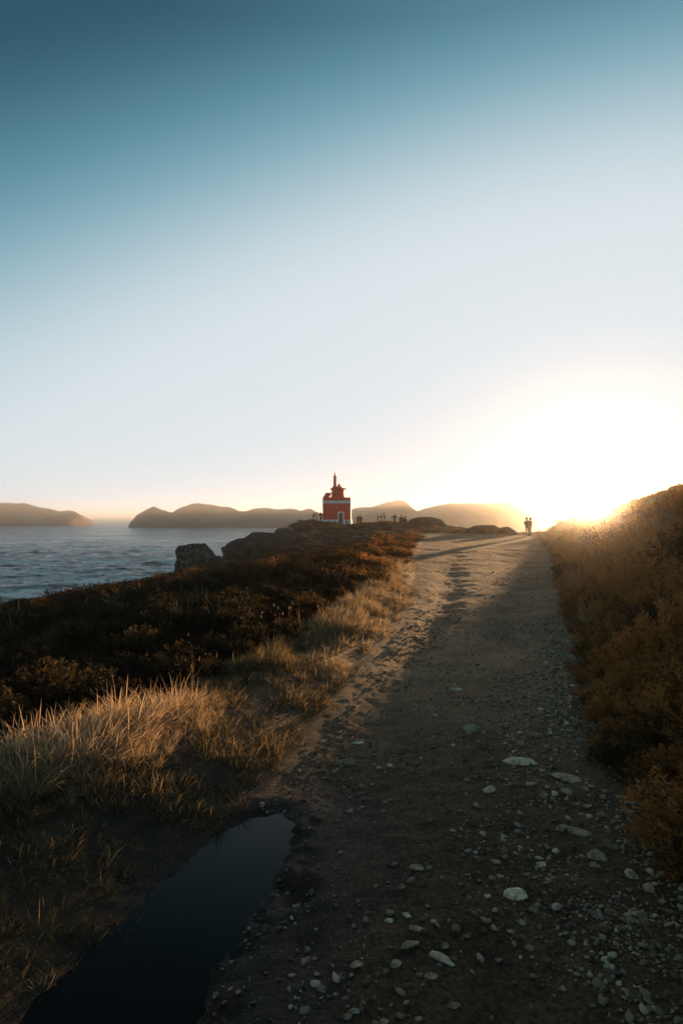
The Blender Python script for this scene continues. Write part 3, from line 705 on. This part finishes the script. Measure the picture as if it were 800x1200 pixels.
# ---------------------------------------------------------------- vegetation and gravel: uncountable, one object each
VARIANTS = {}
def variant_collection(name, meshes):
    c = bpy.data.collections.new(name)
    for i, me in enumerate(meshes): c.objects.link(bpy.data.objects.new('%s_%02d' % (name, i), me))
    return c
def scatter(name, P, rot, scl, vid, tone, col, label):
    me = bpy.data.meshes.new(name); me.vertices.add(len(P)); me.vertices.foreach_set('co', np.asarray(P, np.float32).ravel())
    for an, ty, va in (('rot', 'FLOAT_VECTOR', rot), ('scl', 'FLOAT_VECTOR', scl)):
        a = me.attributes.new(an, ty, 'POINT'); a.data.foreach_set('vector', np.asarray(va, np.float32).ravel())
    a = me.attributes.new('vid', 'INT', 'POINT'); a.data.foreach_set('value', np.asarray(vid, np.int32))
    a = me.attributes.new('tone', 'FLOAT', 'POINT'); a.data.foreach_set('value', np.asarray(tone, np.float32))
    o = link(name, me, kind='stuff', label=label)
    g = bpy.data.node_groups.new(name, 'GeometryNodeTree')
    g.interface.new_socket('Geometry', in_out='INPUT', socket_type='NodeSocketGeometry'); g.interface.new_socket('Geometry', in_out='OUTPUT', socket_type='NodeSocketGeometry')
    N = g.nodes; L = g.links; gi = N.new('NodeGroupInput'); go = N.new('NodeGroupOutput')
    ip = N.new('GeometryNodeInstanceOnPoints'); ci = N.new('GeometryNodeCollectionInfo'); ci.inputs[0].default_value = col; ci.inputs[1].default_value = True; ci.inputs[2].default_value = True
    def na(nm, ty):
        n = N.new('GeometryNodeInputNamedAttribute'); n.data_type = ty; n.inputs[0].default_value = nm; return n.outputs[0]
    L.new(gi.outputs[0], ip.inputs['Points']); L.new(ci.outputs[0], ip.inputs['Instance']); ip.inputs['Pick Instance'].default_value = True
    L.new(na('vid', 'INT'), ip.inputs['Instance Index']); L.new(na('rot', 'FLOAT_VECTOR'), ip.inputs['Rotation']); L.new(na('scl', 'FLOAT_VECTOR'), ip.inputs['Scale'])
    L.new(ip.outputs[0], go.inputs[0])
    o.modifiers.new('scatter', 'NODES').node_group = g
    return o

def make_leaf_mat(name, ramp, trans=.45, rough=.6):
    m, N, L, b = new_mat(name)
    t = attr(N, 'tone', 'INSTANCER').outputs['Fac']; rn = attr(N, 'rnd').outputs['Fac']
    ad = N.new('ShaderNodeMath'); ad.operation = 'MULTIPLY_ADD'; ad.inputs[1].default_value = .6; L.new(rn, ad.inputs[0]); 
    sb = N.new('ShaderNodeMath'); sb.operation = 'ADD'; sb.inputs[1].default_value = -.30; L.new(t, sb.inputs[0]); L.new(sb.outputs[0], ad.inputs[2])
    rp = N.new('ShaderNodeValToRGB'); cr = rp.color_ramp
    while len(cr.elements) < len(ramp): cr.elements.new(.5)
    for e, (p, c) in zip(cr.elements, ramp): e.position = p; e.color = (*c, 1)
    L.new(ad.outputs[0], rp.inputs[0])
    L.new(rp.outputs[0], b.inputs['Base Color']); b.inputs['Roughness'].default_value = rough; b.inputs['Specular IOR Level'].default_value = .25
    tr = N.new('ShaderNodeBsdfTranslucent'); L.new(rp.outputs[0], tr.inputs[0])
    mx = N.new('ShaderNodeMixShader'); mx.inputs[0].default_value = trans; L.new(b.outputs[0], mx.inputs[1]); L.new(tr.outputs[0], mx.inputs[2])
    L.new(mx.outputs[0], N['Material Output'].inputs['Surface'])
    return m
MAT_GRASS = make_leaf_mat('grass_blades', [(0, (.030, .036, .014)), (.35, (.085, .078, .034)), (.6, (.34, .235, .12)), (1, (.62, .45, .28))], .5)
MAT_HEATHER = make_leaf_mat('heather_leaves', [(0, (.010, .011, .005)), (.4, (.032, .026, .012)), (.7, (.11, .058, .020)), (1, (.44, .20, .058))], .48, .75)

def blades(n, rad, lmin, lmax, width, lean, curl, seed, seg=4, headed=0, droop=0.):
    r = np.random.default_rng(seed)
    V, F, RND = [], [], []
    for i in range(n):
        a = r.uniform(0, 2 * math.pi); rr = rad * math.sqrt(r.random()); bx, by = rr * math.cos(a), rr * math.sin(a)
        az = a + r.normal(0, .7); ln = r.uniform(lmin, lmax); le = abs(r.normal(lean, lean * .5)); cu = r.normal(curl, curl * .6)
        wd = width * r.uniform(.6, 1.3); tw = r.uniform(0, math.pi)
        px_, py_, pz = bx, by, -.02; base = len(V); rv = r.random(); ang = le
        for s in range(seg + 1):
            t = s / seg; w = wd * (1 - t) ** .6 * .5 + .0003
            cx, cy = math.cos(tw) * w, math.sin(tw) * w
            V += [(px_ - cx, py_ - cy, pz), (px_ + cx, py_ + cy, pz)]; RND += [rv, rv]
            st = ln / seg; px_ += st * math.sin(ang) * math.cos(az); py_ += st * math.sin(ang) * math.sin(az); pz += st * math.cos(ang)
            ang += cu / seg * (1 + t * 2)
            if s: k = base + 2 * (s - 1); F.append((k, k + 1, k + 3, k + 2))
        if headed:
            b0 = len(V); hl = .034 * ln / .6
            for q in range(5):
                zz = pz - hl + q * hl * .4; w = .0019 * (1, 1.5, 1.5, 1.1, .3)[q]
                V += [(px_ - w, py_, zz), (px_ + w, py_, zz), (px_, py_ - w, zz), (px_, py_ + w, zz)]; RND += [min(rv + .3, 1)] * 4
                if q:
                    k = b0 + 4 * (q - 1); F += [(k, k + 1, k + 5, k + 4), (k + 2, k + 3, k + 7, k + 6)]
    me = mesh_np('tuft', V, F, [MAT_GRASS], True)
    at = me.attributes.new('rnd', 'FLOAT', 'POINT'); at.data.foreach_set('value', np.array(RND, np.float32)); return me
def heather(seed, stems=70, leaves=26, H=.34, Rad=.30, lsize=.030):
    r = np.random.default_rng(seed); V, F, RND = [], [], []
    for i in range(stems):
        a = r.uniform(0, 2 * math.pi); q = math.sqrt(r.random()); tx, ty = Rad * q * math.cos(a), Rad * q * math.sin(a)
        tz = H * (math.sqrt(max(0, 1 - q * q * .85)) * r.uniform(.75, 1.12)); bx, by = tx * .35, ty * .35
        rv = r.random(); tip = np.array([tx, ty, tz]); bas = np.array([bx, by, 0.]); ax = tip - bas; ax /= np.linalg.norm(ax)
        k = len(V); w = .003
        V += [(bx - w, by, 0), (bx + w, by, 0), tuple(tip)]; RND += [rv * .4] * 3; F.append((k, k + 1, k + 2, k + 2))
        for l in range(leaves):
            t = 1 - .62 * r.random() ** 1.5; p = bas + (tip - bas) * t
            d = r.normal(size=3); d -= ax * (d @ ax); d /= np.linalg.norm(d) + 1e-6; d = d * .8 + ax * r.uniform(.3, 1.0); d /= np.linalg.norm(d)
            sd = np.cross(d, r.normal(size=3)); sd /= np.linalg.norm(sd) + 1e-6
            L_ = lsize * r.uniform(.7, 1.5); W = L_ * .16
            k = len(V); m_ = p + d * L_ * .5
            V += [tuple(p), tuple(m_ + sd * W), tuple(p + d * L_), tuple(m_ - sd * W)]; RND += [min(1, max(0, rv * .6 + r.random() * .4))] * 4; F.append((k, k + 1, k + 2, k + 3))
    F = [f for f in F]
    tri = [f[:3] for f in F if f[2] == f[3]]; quad = [f for f in F if f[2] != f[3]]
    F3 = tri + [(a, b, c) for a, b, c, d in quad] + [(a, c, d) for a, b, c, d in quad]
    me = mesh_np('clump', V, F3, [MAT_HEATHER]); at = me.attributes.new('rnd', 'FLOAT', 'POINT'); at.data.foreach_set('value', np.array(RND, np.float32)); return me

def in_view(x, y, margin=1.0):
    return (np.abs(x) < .5 * 1.12 * np.maximum(y, 0) + margin) & (y > 1.0)
def jgrid(x0, x1, y0, y1, cell, seed):
    r = np.random.default_rng(seed); nx = int((x1 - x0) / cell); ny = int((y1 - y0) / cell)
    X, Y = np.meshgrid(np.arange(nx), np.arange(ny))
    return (x0 + (X + r.random(X.shape)) * cell).ravel(), (y0 + (Y + r.random(Y.shape)) * cell).ravel()

def build_heath():
    col = variant_collection('heather_clump', [heather(700 + i, 80, 24, .30 + .05 * (i % 3), .30) for i in range(5)])
    XS, YS, CS = [], [], []
    for y0, y1, cell in ((1.2, 9, .17), (9, 16, .24), (16, 30, .36), (30, 55, .6), (55, 80, .85), (80, 128, 1.15)):
        X, Y = jgrid(-.62 * y1 - 4, .62 * y1 + 4, y0, y1, cell, int(y0 * 10))
        k = in_view(X, Y, 2.5); XS.append(X[k]); YS.append(Y[k]); CS.append(np.full(k.sum(), cell))
    X = np.concatenate(XS); Y = np.concatenate(YS); C = np.concatenate(CS); r = np.random.default_rng(5)
    sl = edge_l(Y) - X; sr = X - edge_r(Y)
    cd = poly_dist(X, Y, COAST)
    left = (sl > 1.0 + .5 * fbm(X, Y, 2, 91) - .9 * sstep(14, 30, Y)) & (sl > .25); right = sr > .05 + .18 * fbm(X * 2, Y * 2, 2, 92)
    keep = (left | right | (Y > 76)) & (cd < 2.0) & (np.hypot((X - .0) / 4.2, (Y - 121) / 4.5) > 1)
    keep &= ~((Y > 55) & (r.random(len(X)) < .35))
    X, Y, C, sl, sr = X[keep], Y[keep], C[keep], sl[keep], sr[keep]
    Z = height(X, Y)
    patch = fbm(X * .55, Y * .4, 3, 93); fine = fbm(X * 2, Y * 2, 2, 94)
    tone = np.where(sr > 0, .86 + .34 * patch + .15 * fine, .30 + .34 * patch + .15 * fine + .30 * np.exp(-np.maximum(sl - 1, 0) / 2.5) * sstep(7, 14, Y))  # bank shrubs coloured orange to stand in for the sun's glow over them
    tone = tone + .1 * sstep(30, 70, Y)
    big = r.random(len(X)) < .10; s = (np.where((sr > 0) & (Y < 12), 1.05, .8) + (C - .17) * 2.2) * r.uniform(.5, 1.0, len(X)) * np.where(big, np.where(sr > 0, 1.8, 1.35), 1)
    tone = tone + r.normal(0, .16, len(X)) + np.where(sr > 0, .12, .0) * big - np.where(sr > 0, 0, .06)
    edge = np.clip(np.where(sr > 0, sr / .6, 1), .5, 1)
    sz = s * r.uniform(.7, 1.3, len(X)) * np.where(big, 1.05, 1) * edge * (1 - .72 * sstep(10, 60, Y)) * (1 + .45 * fine) * np.where(sr > 0, 1, .8)
    rot = np.stack([r.normal(0, .16, len(X)), r.normal(0, .16, len(X)), r.uniform(0, 6.28, len(X))], 1)
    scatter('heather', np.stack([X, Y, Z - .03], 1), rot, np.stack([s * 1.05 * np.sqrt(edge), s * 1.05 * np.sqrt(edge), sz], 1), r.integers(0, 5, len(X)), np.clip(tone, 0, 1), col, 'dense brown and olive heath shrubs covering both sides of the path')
build_heath()

def build_grass():
    tall = [blades(62, .08, .18, .48, .0085, .26, 1.0, 800 + i, 5) for i in range(5)]
    short = [blades(45, .06, .05, .15, .0045, .55, 1.2, 820 + i, 3) for i in range(4)]
    stalk = [blades(3, .05, .32, .60, .0045, .13, .22, 840 + i, 5, headed=1) for i in range(4)]
    col = variant_collection('grass_tuft', tall + short + stalk)     # 0-4 tall, 5-8 short, 9-12 stalks
    # names sort alphabetically, so the index order is kept
    r = np.random.default_rng(15)
    P, RO, SC, VI, TO = [], [], [], [], []
    def put(X, Y, scale, vid, tone):
        Z = height(X, Y); n = len(X)
        P.append(np.stack([X, Y, Z - .01], 1)); RO.append(np.stack([r.normal(0, .10, n), r.normal(0, .10, n), r.uniform(0, 6.28, n)], 1))
        SC.append(np.stack([scale, scale, scale * r.uniform(.8, 1.2, n)], 1)); VI.append(vid); TO.append(np.clip(tone, 0, 1))
    # tall verge
    for y0, y1, cell in ((2.3, 9, .075), (9, 18, .13), (18, 40, .26)):
        X, Y = jgrid(-6, 10, y0, y1, cell, int(y0 * 100)); s = edge_l(Y) - X
        fade = sstep(2.6, 4.0, Y)
        lo = .58 - .38 * sstep(5, 9, Y) + .16 * fbm(Y * 1.1, Y * 0, 2, 95); hi = 1.05 + .30 * fbm(Y * .7, Y * 0 + 4, 2, 96) + .5 * (1 - sstep(3.5, 6, Y))
        pat = fbm(X * 1.3, Y * 1.3, 3, 97)
        k = in_view(X, Y, 1.0) & ((Y > 3.15 + .4 * pat) | (s > 1.1)) & (s > lo) & (s < hi) & (pat + r.normal(0, .25, len(X)) > -.38)
        X, Y, s, lo, hi, pat = X[k], Y[k], s[k], lo[k], hi[k], pat[k]
        prof = np.clip((s - lo) / .28, .35, 1) * np.clip((hi - s) / .3, .4, 1)
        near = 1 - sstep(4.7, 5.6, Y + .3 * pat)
        gold = near * .62 * sstep(2.9, 3.7, Y) + .30 + .36 * sstep(6.5, 10, Y) + .22 * pat  # light put into the tone: straw where sunlit, darker in the shaded foreground
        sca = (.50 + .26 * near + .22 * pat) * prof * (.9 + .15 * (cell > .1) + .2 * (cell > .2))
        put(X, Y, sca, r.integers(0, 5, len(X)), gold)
    # short fringe and litter down to the path and the puddle
    for y0, y1, cell in ((1.6, 7, .05), (7, 16, .11), (16, 34, .25)):
        X, Y = jgrid(-5, 9, y0, y1, cell, int(y0 * 100) + 7); s = edge_l(Y) - X; pat = fbm(X * 3, Y * 3, 3, 98)
        pdd = poly_dist(X, Y, PUDDLE)
        k = in_view(X, Y, .8) & (s > -.10 + .2 * pat) & (s < .95) & (pdd > -.01) & (pat + r.normal(0, .3, len(X)) > .02) & ((Y > 3.4) | (r.random(len(X)) < .55))
        X, Y, pat = X[k], Y[k], pat[k]
        put(X, Y, r.uniform(.45, 1.0, len(X)) * (1 + .5 * (cell > .1) + .6 * (cell > .2)), 5 + r.integers(0, 4, len(X)), .20 + .45 * pat + .14 * sstep(3.2, 4.5, Y) + .2 * sstep(5, 9, Y))  # fringe toned darker close by, painting in the foreground shade
    # short wisps under the right bank
    X, Y = jgrid(1, 9, 2.0, 16, .13, 77); s = X - edge_r(Y); k = in_view(X, Y, .5) & (s > -.10) & (s < .35) & (r.random(len(X)) < .45)
    put(X[k], Y[k], r.uniform(.5, 1.0, k.sum()), 5 + r.integers(0, 4, k.sum()), .25 + .25 * r.random(k.sum()))
    # pale dry tufts in the left heath and on the bank
    X, Y = jgrid(-12, 10, 5, 26, .5, 78); s = edge_l(Y) - X; sr = X - edge_r(Y); pat = fbm(X * .6, Y * .6, 2, 99)
    k = in_view(X, Y, .5) & (((s > 1.8) & (pat > .28)) | ((sr > .4) & (pat > .1))) & (r.random(len(X)) < .7)
    put(X[k], Y[k], r.uniform(.7, 1.1, k.sum()), r.integers(0, 5, k.sum()), .30 + .3 * r.random(k.sum()))
    # straw added on the bank to catch the low sun and glow golden
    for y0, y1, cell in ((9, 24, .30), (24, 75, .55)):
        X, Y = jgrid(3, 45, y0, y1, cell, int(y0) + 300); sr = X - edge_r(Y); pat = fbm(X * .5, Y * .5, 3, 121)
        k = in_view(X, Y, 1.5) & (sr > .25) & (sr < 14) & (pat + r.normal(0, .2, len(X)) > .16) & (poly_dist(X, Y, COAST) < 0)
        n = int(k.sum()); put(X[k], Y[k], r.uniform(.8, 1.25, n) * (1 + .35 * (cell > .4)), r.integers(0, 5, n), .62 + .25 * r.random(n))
    # fine litter between verge and puddle
    X, Y = jgrid(-3, 0, 1.6, 4.4, .045, 305); s = edge_l(Y) - X; pat = fbm(X * 5, Y * 5, 3, 122)
    k = in_view(X, Y, .6) & (s > -.12) & (s < 1.0) & (poly_dist(X, Y, PUDDLE) > .015) & (pat + r.normal(0, .25, len(X)) > -.05)
    n = int(k.sum()); put(X[k], Y[k], r.uniform(.22, .5, n), 5 + r.integers(0, 4, n), .35 + .5 * pat[k])
    # seed stalks
    X, Y = jgrid(-5, 6, 3.2, 16, .26, 79); s = edge_l(Y) - X; k = in_view(X, Y, .5) & (s > .6) & (s < 1.5) & (fbm(X * 1.1, Y * 1.1, 2, 120) > .12) & (r.random(len(X)) < .55)
    put(X[k], Y[k], r.uniform(.5, .9, k.sum()), 9 + r.integers(0, 4, k.sum()), .6 + .2 * r.random(k.sum()))
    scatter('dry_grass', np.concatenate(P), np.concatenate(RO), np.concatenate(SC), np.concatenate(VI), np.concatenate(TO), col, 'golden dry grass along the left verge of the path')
build_grass()

MAT_CLOD = simple_mat('soil_clod', (.085, .052, .031), (.17, .11, .068), 30, .95, .004)
def build_gravel():
    r = np.random.default_rng(25); ms = []
    for i in range(9): ms.append(rock_mesh('pebble', 900 + i, 2, 9, (1, .78, .5), .2, [STONE.get(('grey', 'pale', 'soil', 'tan', 'pale', 'grey', 'soil', 'tan', 'grey')[i], MAT_CLOD)]))
    col = variant_collection('gravel_pebble', ms)
    X, Y = [], []
    def ring(n, y0, y1, pw, f):
        y = y0 + (y1 - y0) * r.random(n) ** pw; xl = edge_l(y); xr = edge_r(y); x = f(n, xl, xr); X.append(x); Y.append(y)
    ring(19000, 1.6, 9, 1.3, lambda n, l, q: q - np.abs(r.normal(0, .34, n)) + .05)
    ring(15000, 1.6, 12, 1.2, lambda n, l, q: l + .2 + (q - l - .2) * r.random(n))
    ring(5000, 7, 22, 1.2, lambda n, l, q: q - np.abs(r.normal(0, .6, n)))
    ring(3000, 9, 34, 1.2, lambda n, l, q: l + (q - l) * r.random(n))
    X = np.concatenate(X); Y = np.concatenate(Y)
    cl = fbm(X * 2.5, Y * 1.5, 3, 111) + r.normal(0, .22, len(X))
    k = in_view(X, Y, .6) & (poly_dist(X, Y, PUDDLE) > .02) & (cl > -.12); X, Y = X[k], Y[k]
    s = np.exp(r.normal(math.log(.0145), .55, len(X))); s = np.clip(s, .006, .048) * (1 + .15 * sstep(8, 20, Y))
    Z = height(X, Y) + s * .04
    rot = np.stack([r.normal(0, .35, len(X)), r.normal(0, .35, len(X)), r.uniform(0, 6.28, len(X))], 1)
    scatter('gravel', np.stack([X, Y, Z], 1), rot, np.stack([s, s, s * r.uniform(.7, 1.3, len(X))], 1), r.integers(0, 9, len(X)), r.random(len(X)), col, 'small loose gravel strewn over the path')
build_gravel()

# ---------------------------------------------------------------- haze
def build_haze():
    m = bpy.data.materials.new('haze_air'); m.use_nodes = True; N = m.node_tree.nodes; N.clear()
    out = N.new('ShaderNodeOutputMaterial'); ad = N.new('ShaderNodeAddShader')
    for i, (den, g) in enumerate(HAZE):
        pv = N.new('ShaderNodeVolumePrincipled'); pv.inputs['Color'].default_value = (.95, .93, .90, 1)
        pv.inputs['Density'].default_value = den; pv.inputs['Anisotropy'].default_value = g
        m.node_tree.links.new(pv.outputs[0], ad.inputs[i])
    m.node_tree.links.new(ad.outputs[0], out.inputs['Volume'])
    bm = bmesh.new(); z0, z1 = SEA_Z - 8, 42
    add_box(bm, (0, 3500, (z0 + z1) / 2), (17000, 11000, z1 - z0)); bm_obj('haze', bm, m, kind='stuff', label='thin golden evening haze over sea and land')
build_haze()
